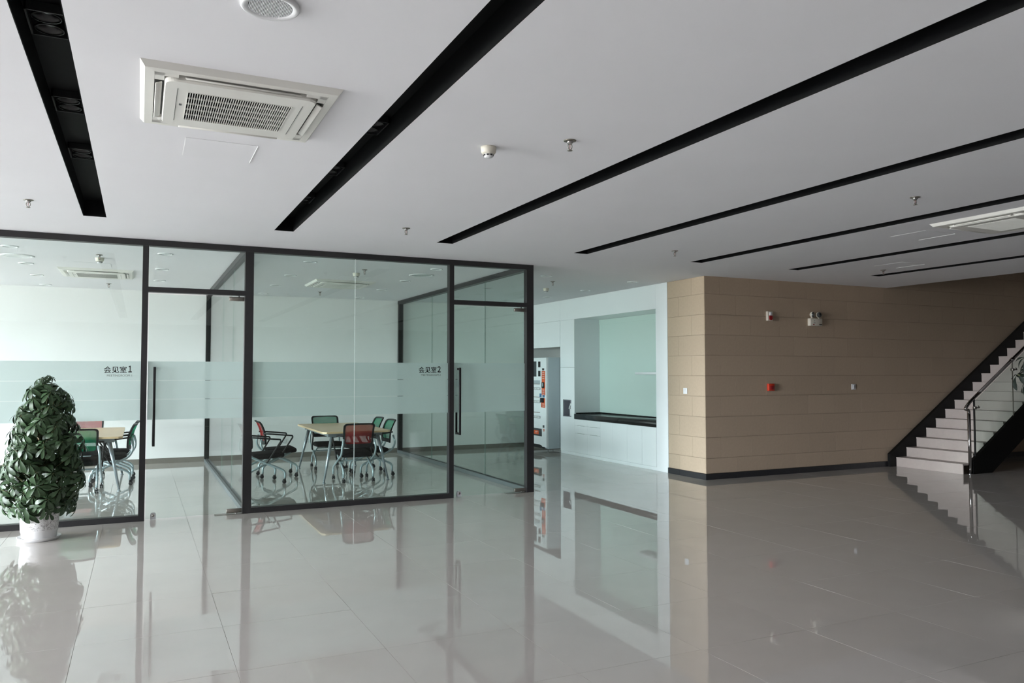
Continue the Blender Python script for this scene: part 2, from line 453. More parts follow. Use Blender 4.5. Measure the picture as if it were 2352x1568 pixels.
for k in range(1, 6): rows.append(H + .3 * k)
nslab = 0; rest = MB()
for r in range(len(rows) - 1):
    z0, z1 = rows[r], rows[r + 1]
    off = 7.797 if r % 2 == 1 else 7.797 + .3 - .588
    x = KX
    nx = off
    while nx <= x + .05: nx += PW
    while x < 16.8:
        x1 = min(nx, 16.8)
        if not (z0 >= H - .01 and x1 < EX):
            me = slab(x1 - x, z1 - z0, 'y')
            cx, cz = (x + x1) / 2, (z0 + z1) / 2
            if nslab < 262:
                obj('stone_slab', me, wb_, (cx, BY, cz)); nslab += 1
            else:
                rest.add([(v.co.x + cx, v.co.y + BY, v.co.z + cz) for v in me.vertices], [tuple(p.vertices) for p in me.polygons])
        x, nx = x1, nx + PW
if rest.v: tag(rest.build('stone_slab_field', 'stone_beige', wb_), kind='stuff')
for r in range(10):
    z0, z1 = rows[r], rows[r + 1]
    cuts = [BY + .0125, 9.396, 9.985] if r % 2 == 1 else [BY + .0125, 9.705, 9.985]
    for a, b in zip(cuts[:-1], cuts[1:]):
        obj('stone_slab', slab(b - a, z1 - z0, 'x'), ws_, (KX, (a + b) / 2, (z0 + z1) / 2))
bb = tag(MB().box(KX - .004, RX, BY - .006, BY + PT, 0, .08).build('baseboard_stone', 'stone_joint'), 'black stone baseboard under the beige slab wall', 'baseboard', kind='structure')
x = KX - .008
for k in range(16):
    x1 = (7.797 + .3 + .588 * k) if k else 8.105
    MB().box(x + .001, x1 - .001, BY - .014, BY + .002, 0, .085).build('baseboard_tile', 'base_dark', bb); x = x1
bs = tag(MB().box(KX - .006, KX + PT, BY, 9.99, 0, .08).build('baseboard_stone_side', 'stone_joint'), 'black baseboard under the short stone wall end', 'baseboard', kind='structure')
for a, b in ((BY - .014, 9.70), (9.70, 9.99)): MB().box(KX - .014, KX + .002, a + .001, b - .001, 0, .085).build('baseboard_tile', 'base_dark', bs)

# ------------------------------------------------------------------ glass fronts of the meeting rooms
FD = .09                       # frame depth
GC = GY + .045                 # glass centre line
fp = thing('glass_partition', 'dark framed glass front of the two meeting rooms, facing the hall', 'partition', (0, GY, 0))
POST = [(-12.98, -12.9), (-9.06, -9.0), (-5.56, -5.5), (-2.56, -2.5), (.014, .073), (1.061, 1.153), (3.521, 3.582), (4.612, 4.713)]
def hb(x0, x1, z0, z1, name='rail', m='frame_dark', y0=0., y1=FD): return MB().box(x0, x1, y0, y1, z0, z1).build(name, m, fp)
for a, b in POST: hb(a, b, 0, 2.999, 'post')
hb(LX + .1, 4.612, 2.934, 2.9985, 'top_rail', y0=-.003, y1=FD + .003)
for a, b in ((-12.9, -9.06), (-9.0, -5.56), (-5.5, -2.56), (-2.5, .014), (1.153, 3.521)): hb(a, b, .0005, .06, 'bottom_rail')
for a, b in ((.073, 1.061), (3.582, 4.612)): hb(a, b, 2.437, 2.492, 'transom')
BANDS = [(1.488, 1.692), (1.285, 1.484), (1.066, 1.281)]
def film(x0, x1, parent, y):
    for z0, z1 in BANDS:
        MB().add([(x0, y, z0), (x1, y, z0), (x1, y, z1), (x0, y, z1)], [(0, 1, 2, 3)]).build('frosted_film', 'frosted_film', parent)
for a, b, z0, z1 in ((-12.9, -9.06, .06, 2.934), (-9.0, -5.56, .06, 2.934), (-5.5, -2.56, .06, 2.934), (-2.5, .014, .06, 2.934), (1.153, 2.3225, .06, 2.934), (2.3275, 3.521, .06, 2.934), (.073, 1.061, 2.492, 2.934), (3.582, 4.612, 2.492, 2.934)):
    pn = MB().box(a, b, .039, .051, z0, z1).build('pane', 'glass_green', fp)
    if z0 < 1:
        film(a, b, pn, .0525)
        for xe, x0_, w1, dg in ((.014, -.337, .271, '１'), (3.521, 3.127, .293, '２')):
            if abs(b - xe) < .01:
                text_obj('会见室', w1 * .80, 'letter_black', pn, (x0_, .037, 1.567), (PI / 2, 0, 0), 'lettering', .013)
                text_obj(dg, w1 * (.125 if dg == '１' else .15), 'letter_black', pn, (x0_ + w1 * (.855 if dg == '１' else .84), .037, 1.573), (PI / 2, 0, 0), 'lettering', .03, height=w1 * .265)
                text_obj('MEETINGROOM ' + ('1' if dg == '１' else '2'), w1 * .872, 'letter_grey', pn, (x0_ + w1 * .115, .037, 1.530), (PI / 2, 0, 0), 'lettering', 0)
MB().box(2.3225, 2.3275, .040, .050, .06, 2.934).build('glass_seal', 'seal_white', fp)

def glass_door(n, x0, x1, label):
    t = thing('door_%d' % n, label, 'door', (x0, GY, 0), kind='structure'); w_ = x1 - x0
    pn = MB().box(.010, w_ - .010, .039, .051, .012, 2.418).build('door_pane', 'glass_green', t)
    film(.010, w_ - .010, pn, .0525)
    hx = .075
    for s, nm in ((-1, 'pull_handle'), (1, 'pull_handle')):
        yb = .045 + s * .062
        b = MB().rbox(hx - .013, hx + .013, yb - .009, yb + .009, .785, 1.632, .002, 1)
        for z in (.80, 1.617): b.box(hx - .012, hx + .012, min(yb, .045), max(yb, .045), z - .012, z + .012)
        b.build(nm, 'frame_black', t)
    lk = MB()
    pr = [(-.028, 0)] + [(-.028 * math.cos(a), .042 + .028 * math.sin(a)) for a in [PI * k / 8 for k in range(9)]] + [(.028, 0)]
    lk.prism([(q[0] + hx + .01, q[1] + .008) for q in pr], 'y', .024, .066)
    lo = lk.build('floor_lock', 'lock_metal', t)
    MB().lathe([(.014, .022), (.014, .0245), (.010, .0245)], 16, (hx + .01, 0, .048), axis='y').build('keyhole', 'steel_brushed', lo)
    MB().rbox(w_ - .165, w_ - .004, .030, .060, 2.376, 2.421, .002, 1).build('patch_fitting', 'steel_brushed', t)
    MB().rbox(w_ - .165, w_ - .004, .030, .060, .012, .058, .002, 1).build('patch_fitting', 'steel_brushed', t)
    MB().lathe([(.012, 0), (.012, .014)], 12, (w_ - .06, .045, .0)).build('pivot', 'chrome', t)
    MB().lathe([(.006, 2.42), (.006, 2.44)], 10, (w_ - .06, .045, .0)).build('pivot', 'plastic_black', t)
    MB().box(w_ - .29, w_ - .004, -.005, .095, 0, .003).build('floor_spring_plate', 'steel_brushed', t)
glass_door(1, .073, 1.061, 'left glass door with slim black pull handle, entrance to the first meeting room')
glass_door(2, 3.582, 4.612, 'right glass door by the corner post, entrance to the second meeting room')

def side_partition(xc, ends, joints, label):
    t = thing('side_partition', label, 'partition', (xc, 0, 0))
    y0, y1 = GY + FD, EY - .002; w_ = .045
    MB().box(-w_, w_, y0, y1 - .001, 2.93, 2.998).build('top_rail', 'frame_dark', t)
    MB().box(-w_, w_, y0, y1 - .014, .0005, .055).build('bottom_rail', 'rail_grey', t)
    MB().box(-.012, .012, y0, y1 - .014, .055, .062).build('glazing_bead', 'frame_black', t)
    MB().box(-w_, w_, y1 - .09, y1 - .0125, .055, 2.93).build('post', 'frame_black', t)
    cuts = [y0] + joints + [y1 - .09]
    for a, b in zip(cuts[:-1], cuts[1:]): MB().box(-.006, .006, a + .0012, b - .0012, .06, 2.932).build('pane', 'glass_green', t)
    for q in joints: MB().box(-.005, .005, q - .0012, q + .0012, .06, 2.932).build('glass_seal', 'seal_green', t)
side_partition(1.107, 0, [10.80, 12.17], 'glass partition between the two meeting rooms, with black end post')
side_partition(4.662, 0, [10.66, 13.0], 'glass partition closing the second meeting room towards the vending machine')

# ------------------------------------------------------------------ kitchenette wall
ND = .575                      # niche depth
kx = KX
def kbox(name, m, parent, x0, x1, y0, y1, z0, z1): return MB().box(x0, x1, y0, y1, z0, z1).build(name, m, parent)
tag(MB().box(kx + .02, kx + 1.2, 10.0, 10.30, 0, H).box(kx + ND + .02, kx + 1.2, 10.30, 12.906, 0, H).box(kx + .855, kx + 1.2, 12.906, 13.46, 0, H).box(kx + .855, kx + 1.2, 13.46, EY, 0, H).build('wall_kitchen', 'wall_paint'),
    'wall carrying the white kitchenette', 'wall', kind='structure')
t = thing('cabinet_surround', 'white panel bulkhead and side panel framing the kitchenette niche', 'panelling', (0, 0, 0))
kbox('bulkhead_panel', 'cabinet_white', t, kx, kx + ND + .018, 10.301, 13.46, 2.6, H - .001)
kbox('bulkhead_panel', 'cabinet_white', t, kx, kx + .85, 13.463, EY - .002, 2.603, H - .001)
kbox('bulkhead_panel', 'cabinet_white', t, kx, kx + .02, 13.463, EY - .002, 2.085, 2.600)
kbox('side_panel', 'cabinet_white', t, kx, kx + .02, 9.992, 10.30, 0, H - .001)
kbox('niche_side', 'cabinet_white', t, kx + .02, kx + ND + .02, 10.28, 10.30, .8, 2.6)
kbox('niche_back', 'backpainted_glass', t, kx + ND - .008, kx + ND + .02, 10.302, 12.908, .79, 2.598)
kbox('niche_trim', 'backpainted_glass', t, kx + ND - .018, kx + ND - .009, 10.302, 12.908, 2.50, 2.598)
t = thing('base_cabinet', 'white base cabinet with flush doors under the black worktop', 'cabinet', (0, 0, 0))
kbox('carcass', 'cabinet_gap', t, kx + .02, kx + ND, 10.31, 12.9, .0, .69)
kbox('plinth', 'cabinet_white', t, kx + .004, kx + .02, 10.305, 12.905, .0, .055)
DY = [10.305, 10.70, 11.138, 11.577, 11.99, 12.44, 12.905]
for k in range(6):
    a, b = DY[k] + .0012, DY[k + 1] - .0012
    if k >= 4:
        kbox('door', 'cabinet_white', t, kx, kx + .02, a, b, .058, .425 - .0012)
        for z0, z1 in ((.425, .572), (.572, .688)):
            dr = kbox('drawer', 'cabinet_white', t, kx, kx + .02, a, b, z0 + .0012, z1 - .0012)
        # dark finger slots over each drawer row
        for z in (.572, .425): kbox('finger_slot', 'cabinet_gap', t, kx - .0004, kx + .001, a + .1, b - .1, z - .003, z + .003)
    else:
        kbox('door', 'cabinet_white', t, kx, kx + .02, a, b, .058, .688)
t = thing('worktop', 'black polished stone worktop with low upstand in the kitchenette niche', 'worktop', (0, 0, 0))
MB().rbox(kx - .012, kx + ND - .02, 10.302, 12.907, .692, .79, .003, 1).build('slab', 'stone_black', t)
kbox('upstand', 'stone_black', t, kx + ND - .028, kx + ND - .009, 10.302, 12.907, .789, .808)
kbox('upstand', 'stone_black', t, kx + .03, kx + ND - .03, 12.888, 12.907, .789, .808)
t = thing('wall_shelf', 'short white floating shelf in the kitchenette niche', 'shelf', (kx + ND - .01, 10.3, 1.56))
MB().rbox(-.25, 0, .005, 1.05, -.02, .02, .002, 1).build('board', 'cabinet_white', t)
# tall cabinet with water dispenser niche
t = thing('tall_cabinet', 'tall white cabinet between the worktop and the vending machine', 'cabinet', (0, 0, 0))
y0, y1 = 12.908, 13.455
kbox('side', 'cabinet_white', t, kx + .02, kx + .85, y0, y0 + .02, 0, 2.6)
kbox('side', 'cabinet_white', t, kx + .02, kx + .85, y1 - .02, y1, 0, 2.6)
kbox('back', 'cabinet_gap', t, kx + .3, kx + .32, y0 + .02, y1 - .02, 0, 2.6)
kbox('door', 'cabinet_white', t, kx, kx + .02, y0, y1, 1.676, 2.598)
d = MB(); a, b, z0, z1 = 13.03, 13.36, .72, 1.05
for q in ((y0, a, .06, 1.672), (b, y1, .06, 1.672), (a, b, .06, z0), (a, b, z1, 1.672)): d.box(kx, kx + .02, *q)
d.build('door', 'cabinet_white', t)
kbox('plinth', 'cabinet_white', t, kx + .005, kx + .02, y0, y1, 0, .057)
t = thing('water_dispenser', 'grey recessed water dispenser niche with white tap in the tall cabinet', 'water dispenser', (kx, 13.195, .72))
b = MB(); w_, hh = .16, .325; dp = .16
b.box(dp, dp + .01, -w_, w_, .002, hh); b.box(.012, dp, -w_, -w_ + .008, .002, hh); b.box(.012, dp, w_ - .008, w_, .002, hh); b.box(.012, dp, -w_, w_, .002, .012); b.box(.012, dp, -w_, w_, hh - .01, hh)
b.build('recess', 'recess_grey', t)
b = MB().tube(fillet([(.15, -.08, .22), (.02, -.08, .22), (.005, -.08, .15)], .03), .014, 8).lathe([(.028, .19), (.028, .25), (.02, .26)], 12, (.05, -.08, 0))
b.build('tap', 'plastic_white', t)
MB().rbox(.03, .12, -.115, -.045, .012, .20, .01, 2).build('tap_column', 'plastic_white', t)

# vending machine
t = thing('vending_machine', 'white vending machine with orange coin panel in the cabinet recess', 'vending machine', (7.2, 13.47, 0))
vw, vh, vd = .95, 1.875, .72
b = MB(); b.rbox(.05, vd, 0, vw, .08, vh, .006, 1); b.build('cabinet', 'vend_grey', t)
dr = MB().rbox(0, .052, .004, vw - .004, .11, vh - .008, .008, 2).build('door', 'vend_white', t)
MB().prism([(.006, .09), (.40, .09), (.36, .13), (.30, .15), (.10, .15)], 'x', -.004, .02)
for (q0, q1) in ((.03, .03), (vw - .06, .03)):
    for xx in (.06, vd - .08): MB().lathe([(.016, 0), (.016, .012), (.009, .016), (.009, .085)], 10, (xx, q0 + .02, 0)).build('foot', 'stainless', t)
def vp(name, m, y0, y1, z0, z1, d=.006, parent=None):
    return MB().rbox(-d, .004, y0, y1, z0, z1, min(.003, d * .4), 1).build(name, m, parent or t)
# y measured from the near side of the machine
vp('orange_panel', 'orange', .045, .185, 1.13, 1.605); vp('orange_panel', 'orange', .05, .215, .885, 1.07)
vp('display', 'plastic_black', .09, .165, 1.62, 1.66, .008)
vp('coin_unit', 'plastic_black', .07, .17, 1.27, 1.385, .02); vp('coin_slot', 'vend_grey', .095, .135, 1.30, 1.37, .024)
vp('coin_return', 'plastic_black', .085, .215, .985, 1.075, .03)
vp('sticker', 'blue', .20, .275, 1.085, 1.16, .008); vp('sticker', 'blue', .07, .15, 1.085, 1.135, .007)
for k, z in enumerate((1.575, 1.54, 1.50, 1.46, 1.23, 1.19, 1.15, .955, .915)):
    for y in (.075, .105, .135): vp('key', 'paper_white', y, y + .018, z - .010, z + .010, .0075)
vp('window', 'plastic_black', .245, .335, 1.68, 1.795); vp('window', 'plastic_black', .245, .335, 1.50, 1.61)
vp('display_window', 'plastic_dark', .42, .90, 1.495, 1.80)
for z in (1.34, 1.08, .775):
    vp('shelf_strip', 'brown_strip', .27, .92, z, z + .012, .004)
    vp('button_row', 'plastic_dark', .255, .92, z - .11, z - .065, .005)
    r = vp('button_plate', 'paper_white', .265, .91, z - .103, z - .072, .007)
    for k in range(12): vp('button', 'plastic_black', .29 + .05 * k, .305 + .05 * k, z - .094, z - .08, .010)
pr_ = vp('price_backing', 'vend_grey', .26, .92, 1.35, 1.42, .004)
vp('delivery_flap', 'plastic_dark', .19, .76, .315, .465, .008); MB().rbox(-.011, .004, .31, .66, .345, .425, .007, 2).build('orange_label', 'orange', t)
MB().box(-.0118, -.0105, .36, .46, .392, .402).box(-.0118, -.0105, .38, .46, .368, .373).build('label_print', 'paper_white', t)
vp('lock', 'plastic_dark', .085, .145, .49, .54, .008); vp('lock_plate', 'orange', .085, .145, .42, .465, .006); vp('keyhole', 'paper_white', .1, .13, .43, .455, .009)
MB().prism([(.13, .085), (.92, .085), (.92, .15), (.30, .15), (.20, .135)], 'x', -.002, .05).build('toe_recess', 'plastic_black', t)

# ------------------------------------------------------------------ stairs
RIS, GO, ST0 = .1555, .2535, 11.474
SY0, SY1 = 7.86, BY - .065     # near and far side of the flight
t = thing('staircase', 'stone staircase with black stringers climbing right along the stone wall', 'staircase', (ST0, 0, 0))
for k in range(20):
    x = k * GO; z = k * RIS
    MB().box(x, x + .018, SY0, SY1, z + (.0005 if k == 0 else 0), z + RIS - .022).build('riser', 'tread_stone', t)
    MB().box(x - .006, x + GO + .02, SY0, SY1, z + RIS - .022, z + RIS).build('tread', 'tread_stone', t)
sl = RIS / GO
def strg(y0, y1, x0, zt, zb, name):
    xe = 20 * GO
    # polygon in x,z: upper edge zt above nosing line, lower edge zb below
    poly = [(x0, 0.0005), (x0, x0 * sl + RIS + zt)] if x0 * sl + RIS + zt > 0 else []
    poly += [(xe, xe * sl + RIS + zt), (xe, xe * sl + RIS + zt - zb), ((zb - zt - RIS) / sl, 0.0005)]
    MB().prism(poly, 'y', y0, y1).build(name, 'stringer_black', t)
strg(SY1 + .001, BY - .015, -.15, .150, .50, 'stringer')
strg(SY0 - .05, SY0 - .001, .17, -.045, .50, 'stringer')
# railing
RYc = SY0 - .026
g = thing('stair_railing', 'stainless handrail with glass panels on the open side of the stairs', 'railing', (ST0, RYc, 0))
hz = lambda x: 1.075 + sl * (x - .10)
pts = fillet([(.09, -.0, .0), (.125, -.0, .90), (.125, 0, .965), (.03, 0, .99 + .04), (.13, 0, hz(.13)), (4.6, 0, hz(4.6))], .05, 5)
MB().tube([(.13, 0, 0), (.13, 0, .93)], .024, 14).build('post', 'stainless', g)
MB().tube(fillet([(.13, 0, .92), (.13, 0, .985), (.035, 0, 1.0), (.16, 0, hz(.16)), (.4, 0, hz(.4))], .055, 6), .024, 14).build('bend', 'stainless', g)
MB().tube([(.38, 0, hz(.38)), (4.6, 0, hz(4.6))], .024, 14).build('handrail', 'stainless', g)
MB().lathe([(.045, 0), (.045, .006), (.03, .014), (.025, .016)], 20, (.13, 0, 0)).build('base_flange', 'chrome', g)
MB().lathe([(.032, -.03), (.032, .03)], 14, (0, 0, 0)).xf(Matrix.Translation((1.24, 0, hz(1.24))) @ Matrix.Rotation(PI / 2 - math.atan(sl), 4, 'Y')).build('collar', 'chrome', g)
zt = lambda x: x * sl + RIS - .045
for a, b in ((.27, 1.235), (1.245, 2.4), (2.41, 3.6)):
    MB().prism([(a, zt(a) + .002), (b, zt(b) + .002), (b, hz(b) - .06), (a, hz(a) - .06)], 'y', -.005, .005).build('glass_panel', 'glass_rail', g)
MB().box(.253, .267, -.012, .012, zt(.26) - .0, hz(.26)).build('baluster', 'frame_black', g)
for x in (1.24, 2.405): MB().box(x - .0045, x + .0045, -.006, .006, zt(x), hz(x) - .02).build('baluster', 'stainless', g)
for x in (.27, 1.24):
    z = hz(x) - .16
    MB().tube(fillet([(x - .03, .0, z + .02), (x + .02, -.03, z), (x + .09, -.02, z), (x + .09, 0, z + .03)], .02), .008, 8).rbox(x - .02, x + .03, -.02, .02, z - .02, z + .02, .004, 1).build('glass_clamp', 'steel_brushed', g)

# ------------------------------------------------------------------ things on the stone wall
def wallswitch(loc, rz, label):
    t = thing('light_switch', label, 'switch', loc, rz, group='white wall switches')
    MB().rbox(-.045, .045, -.010, 0, -.045, .045, .003, 2).build('plate', 'plastic_white', t)
    MB().rbox(-.018, .018, -.014, -.009, -.03, .03, .002, 1).build('rocker', 'plastic_white', t)
wallswitch((10.566, BY, 1.335), 0, 'white light switch on the dim stone wall, left of the stairs')
wallswitch((KX, 9.552, 1.29), -PI / 2, 'white light switch on the bright end of the stone wall, near the cabinets')
t = thing('fire_alarm', 'red square fire alarm box on the stone wall', 'fire alarm', (8.763, BY, 1.345))
MB().rbox(-.06, .06, -.04, 0, -.055, .055, .006, 2).build('box', 'alarm_red', t)
MB().rbox(-.038, .05, -.045, -.038, -.035, .02, .003, 1).build('button_plate', 'alarm_dark_red', t)
t = thing('alarm_strobe', 'white alarm strobe with red lens above the red fire alarm', 'alarm', (8.755, BY, 2.44))
MB().rbox(-.055, .055, -.04, 0, -.072, .072, .006, 2).build('housing', 'plastic_cream', t)
pr_ = [(-.03, .005), (.03, .005), (.03, -.03)] + [(.03 * math.cos(a), -.035 - .03 * math.sin(a)) for a in [PI * k / 8 for k in range(0, 9)]] + [(-.03, -.03)]
MB().prism(pr_, 'y', -.056, -.038).build('lens', 'alarm_dark_red', t)
MB().rbox(-.022, .022, -.054, -.038, .008, .06, .006, 2).build('flash_tube', 'plastic_white', t)
t = thing('emergency_light', 'white emergency light with two round lamp heads on the stone wall', 'emergency light', (9.70, BY, 2.37))
MB().rbox(-.13, .13, -.06, 0, -.06, .06, .006, 2).build('battery_box', 'plastic_cream', t)
MB().box(-.075, -.045, -.0612, -.059, -.045, -.032).build('warning_mark', 'alarm_dark_red', t); MB().box(.06, .12, -.0612, -.059, -.042, -.032).build('indicator', 'plastic_black', t)
MB().box(-.06, -.02, -.0612, -.059, -.014, -.008).build('print_line', 'plastic_dark', t); MB().box(-.05, -.03, -.0612, -.059, .018, .024).build('print_line', 'plastic_dark', t)
for s in (-1, 1):
    hd = MB().lathe([(.0, 0), (.03, .0), (.044, .02), (.049, .042), (.044, .045)], 18, (0, 0, 0), axis='y').xf(Matrix.Translation((s * .075, -.012, .118)) @ Matrix.Rotation(s * -.2, 4, 'Z') @ Matrix.Scale(-1, 4, (0, 1, 0))).build('lamp_head', 'plastic_cream', t)
    MB().lathe([(.044, .046), (.028, .04), (.012, .036), (0, .036)], 18, (0, 0, 0), axis='y').xf(Matrix.Translation((s * .075, -.012, .118)) @ Matrix.Rotation(s * -.2, 4, 'Z') @ Matrix.Scale(-1, 4, (0, 1, 0))).build('reflector', 'lens_grey', hd)
    MB().tube([(s * .078, -.035, .055), (s * .078, -.035, .085)], .012, 8).build('neck', 'plastic_cream', t)

# ------------------------------------------------------------------ ceiling equipment
def cassette(label, loc, detail=True):
    t = thing('air_conditioner', label, 'air conditioner', loc, group='ceiling cassette air conditioners')
    o, m_ = .468, .36
    b = MB(); ch = .022
    for s in range(4):                                # chamfered outer frame, four mitred sides
        R = Matrix.Rotation(s * PI / 2, 4, 'Z'); q = .405
        vs = [(-o, -o, 0), (o, -o, 0), (o - ch, -o + ch, -.028), (-o + ch, -o + ch, -.028), (-q, -q, -.030), (q, -q, -.030), (-q, -q, -.004), (q, -q, -.004)]
        b.add([R @ Vector(v) for v in vs], [(0, 1, 2, 3), (3, 2, 5, 4), (4, 5, 7, 6)])
    b.build('outer_frame', 'ac_white', t)
    MB().box(-.404, .404, -.404, .404, -.010, -.003).build('slot_backing', 'ac_slot', t)
    # centre panel with rounded corners
    n = 6; r = .05; pts = []
    for cx, cy_, a0 in ((m_ - r, m_ - r, 0), (-m_ + r, m_ - r, PI / 2), (-m_ + r, -m_ + r, PI), (m_ - r, -m_ + r, 1.5 * PI)):
        for k in range(n + 1): a = a0 + PI / 2 * k / n; pts.append((cx + r * math.cos(a), cy_ + r * math.sin(a)))
    b = MB(); N = len(pts); g0 = .252; gy = .225
    k2 = [(x * .985, y * .985) for x, y in pts]
    b.add([(x, y, -.010) for x, y in pts] + [(x, y, -.038) for x, y in pts] + [(x, y, -.046) for x, y in k2],
          [(i, (i + 1) % N, N + (i + 1) % N, N + i) for i in range(N)] + [(N + i, N + (i + 1) % N, 2 * N + (i + 1) % N, 2 * N + i) for i in range(N)])
    # lower face as four strips around the grille opening
    def strip(x0, x1, y0, y1, z=-.046): b.add([(x0, y0, z), (x1, y0, z), (x1, y1, z), (x0, y1, z)], [(0, 1, 2, 3)])
    q = m_ * .985; rq = r * .985
    ring = [(-g0, -gy), (g0, -gy), (g0, gy), (-g0, gy)]
    vs = [(x, y, -.046) for x, y in k2] + [(x, y, -.046) for x, y in ring]
    def nearest(i): return 3 if k2[i][0] < 0 and k2[i][1] > 0 else 2 if k2[i][0] > 0 and k2[i][1] > 0 else 0 if k2[i][0] < 0 else 1
    fs = []
    for i in range(N):
        j = (i + 1) % N; a_, b_ = nearest(i), nearest(j)
        fs.append((i, j, N + b_, N + a_) if a_ != b_ else (i, j, N + a_))
    b.add(vs, fs)
    b.build('centre_panel', 'ac_white', t)
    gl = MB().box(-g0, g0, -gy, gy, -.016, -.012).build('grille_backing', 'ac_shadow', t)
    b = MB(); ns = 44
    for k in range(ns + 1):
        x = -g0 + 2 * g0 * k / ns; b.box(x - .0017, x + .0017, -gy, gy, -.049, -.040)
    for k in range(6):
        y = -gy + 2 * gy * k / 5; b.box(-g0, g0, y - .0017, y + .0017, -.048, -.040)
    b.build('grille', 'ac_white', t)
    for s in range(4):                                # louvre blades in the four air outlets
        R = Matrix.Rotation(s * PI / 2, 4, 'Z')
        lv = MB().rbox(-.27, .27, -.016, .016, -.004, .004, .002, 1).xf(R @ Matrix.Translation((0, -.385, -.034)) @ Matrix.Rotation(.45, 4, 'X')).build('louvre', 'ac_white', t)
        for x0 in (-.404, .30):
            b = MB().box(x0, x0 + .104, -.404, -.362, -.0298, -.008).xf(R).build('corner_cap', 'ac_white', t)
    for s in (-1, 1):
        MB().box(s * .30 - .001, s * .30 + .001, -.26, .26, -.0475, -.0455).build('panel_gap', 'ac_slot', t)
    MB().box(-.285, -.272, -.03, -.02, -.0475, -.0458).build('logo', 'plastic_dark', t); MB().box(-.285, -.272, -.012, -.006, -.0475, -.0458).build('logo', 'plastic_dark', t)
    return t
ac = cassette('large white ceiling cassette air conditioner with grille, between the first two slots', (.446, 4.345, H))
dup(ac, (7.35, 4.53, H), 0, 'white ceiling cassette air conditioner cut by the right edge of the picture')
dup(ac, (-.56, 12.50, H), 0, 'ceiling cassette air conditioner in the first meeting room on the left')
dup(ac, (2.87, 12.37, H), 0, 'ceiling cassette air conditioner in the second meeting room, behind the glass joint')

t = thing('ceiling_speaker', 'round white ceiling speaker at the top edge of the picture', 'speaker', (.438, 3.10, H), 0)
MB().lathe([(.112, 0), (.112, -.010), (.104, -.016), (.084, -.010), (.082, -.003)], 40, caps=False).build('rim', 'plastic_white', t)
MB().lathe([(.083, -.003), (0, -.003)], 40, caps=False).build('cone_backing', 'ac_slot', t)
b = MB()
for k in range(30):
    x = -.078 + .156 * k / 29; l = math.sqrt(max(.0826 ** 2 - x * x, 0))
    b.box(x - .0016, x + .0016, -l, l, -.011, -.004)
b.build('grille', 'plastic_white', t)

def smoke(label, loc):
    t = thing('smoke_detector', label, 'smoke detector', loc, group='ceiling smoke detectors')
    MB().lathe([(.050, 0), (.050, -.008), (.047, -.034), (.040, -.045), (.030, -.047)], 28).build('base', 'plastic_cream', t)
    MB().lathe([(.031, -.045), (.029, -.062), (.024, -.068), (0, -.069)], 24).build('chamber', 'plastic_white', t)
    for k in range(8):
        a = k * PI / 4 + .2
        MB().box(-.007, .007, .026, .0325, -.058, -.050).xf(Matrix.Rotation(a, 4, 'Z')).build('vent', 'plastic_black', t)
    return t
sd = smoke('cream smoke detector on the hall ceiling, left of a sprinkler', (1.982, 4.48, H))
dup(sd, (-.47, 10.9, H), 0, 'smoke detector in the first meeting room, left')
dup(sd, (2.79, 11.0, H), 0, 'smoke detector in the second meeting room, at the glass joint')
dup(sd, (6.2, 11.6, H), 0, 'small smoke detector on the ceiling in front of the kitchenette')

def sprinkler(label, loc):
    t = thing('sprinkler', label, 'sprinkler', loc, group='ceiling sprinklers')
    MB().lathe([(.040, 0), (.038, -.004), (.020, -.008)], 24).build('escutcheon', 'steel_brushed', t)
    MB().lathe([(.020, -.003), (.020, -.016), (.013, -.018), (.013, -.024)], 16).build('body', 'stainless', t)
    b = MB()
    for s in (-1, 1): b.tube(fillet([(s * .010, 0, -.022), (s * .015, 0, -.032), (s * .013, 0, -.05), (0, 0, -.058)], .01), .0028, 6)
    b.build('yoke', 'steel_brushed', t)
    MB().tube([(0, 0, -.024), (0, 0, -.05)], .0022, 6).build('bulb', 'bulb_red', t)
    MB().lathe([(0, -.058), (.006, -.060), (.016, -.062), (.016, -.064), (0, -.065)], 14).build('deflector', 'steel_brushed', t)
    return t
sk = sprinkler('chrome sprinkler right of the cream smoke detector', (2.381, 4.136, H))
for x, y, lb in ((2.365, 7.362, 'sprinkler between the ends of the second and third ceiling slots'), (-.854, 7.497, 'sprinkler at the far left of the hall ceiling'),
                 (5.712, 4.269, 'sprinkler right of centre, above the fifth ceiling slot'), (5.664, 7.38, 'sprinkler between the ends of the fourth and fifth slots'),
                 (9.361, 7.513, 'sprinkler above the seventh ceiling slot'), (-.46, 10.62, 'sprinkler in front of the detector in the first meeting room'),
                 (-.463, 13.95, 'sprinkler behind the air conditioner in the first meeting room'), (2.80, 10.58, 'sprinkler in front of the detector in the second meeting room'),
                 (2.852, 13.79, 'sprinkler behind the air conditioner in the second meeting room'), (5.83, 10.68, 'sprinkler on the ceiling in front of the kitchenette')):
    dup(sk, (x, y, H), 0, lb)

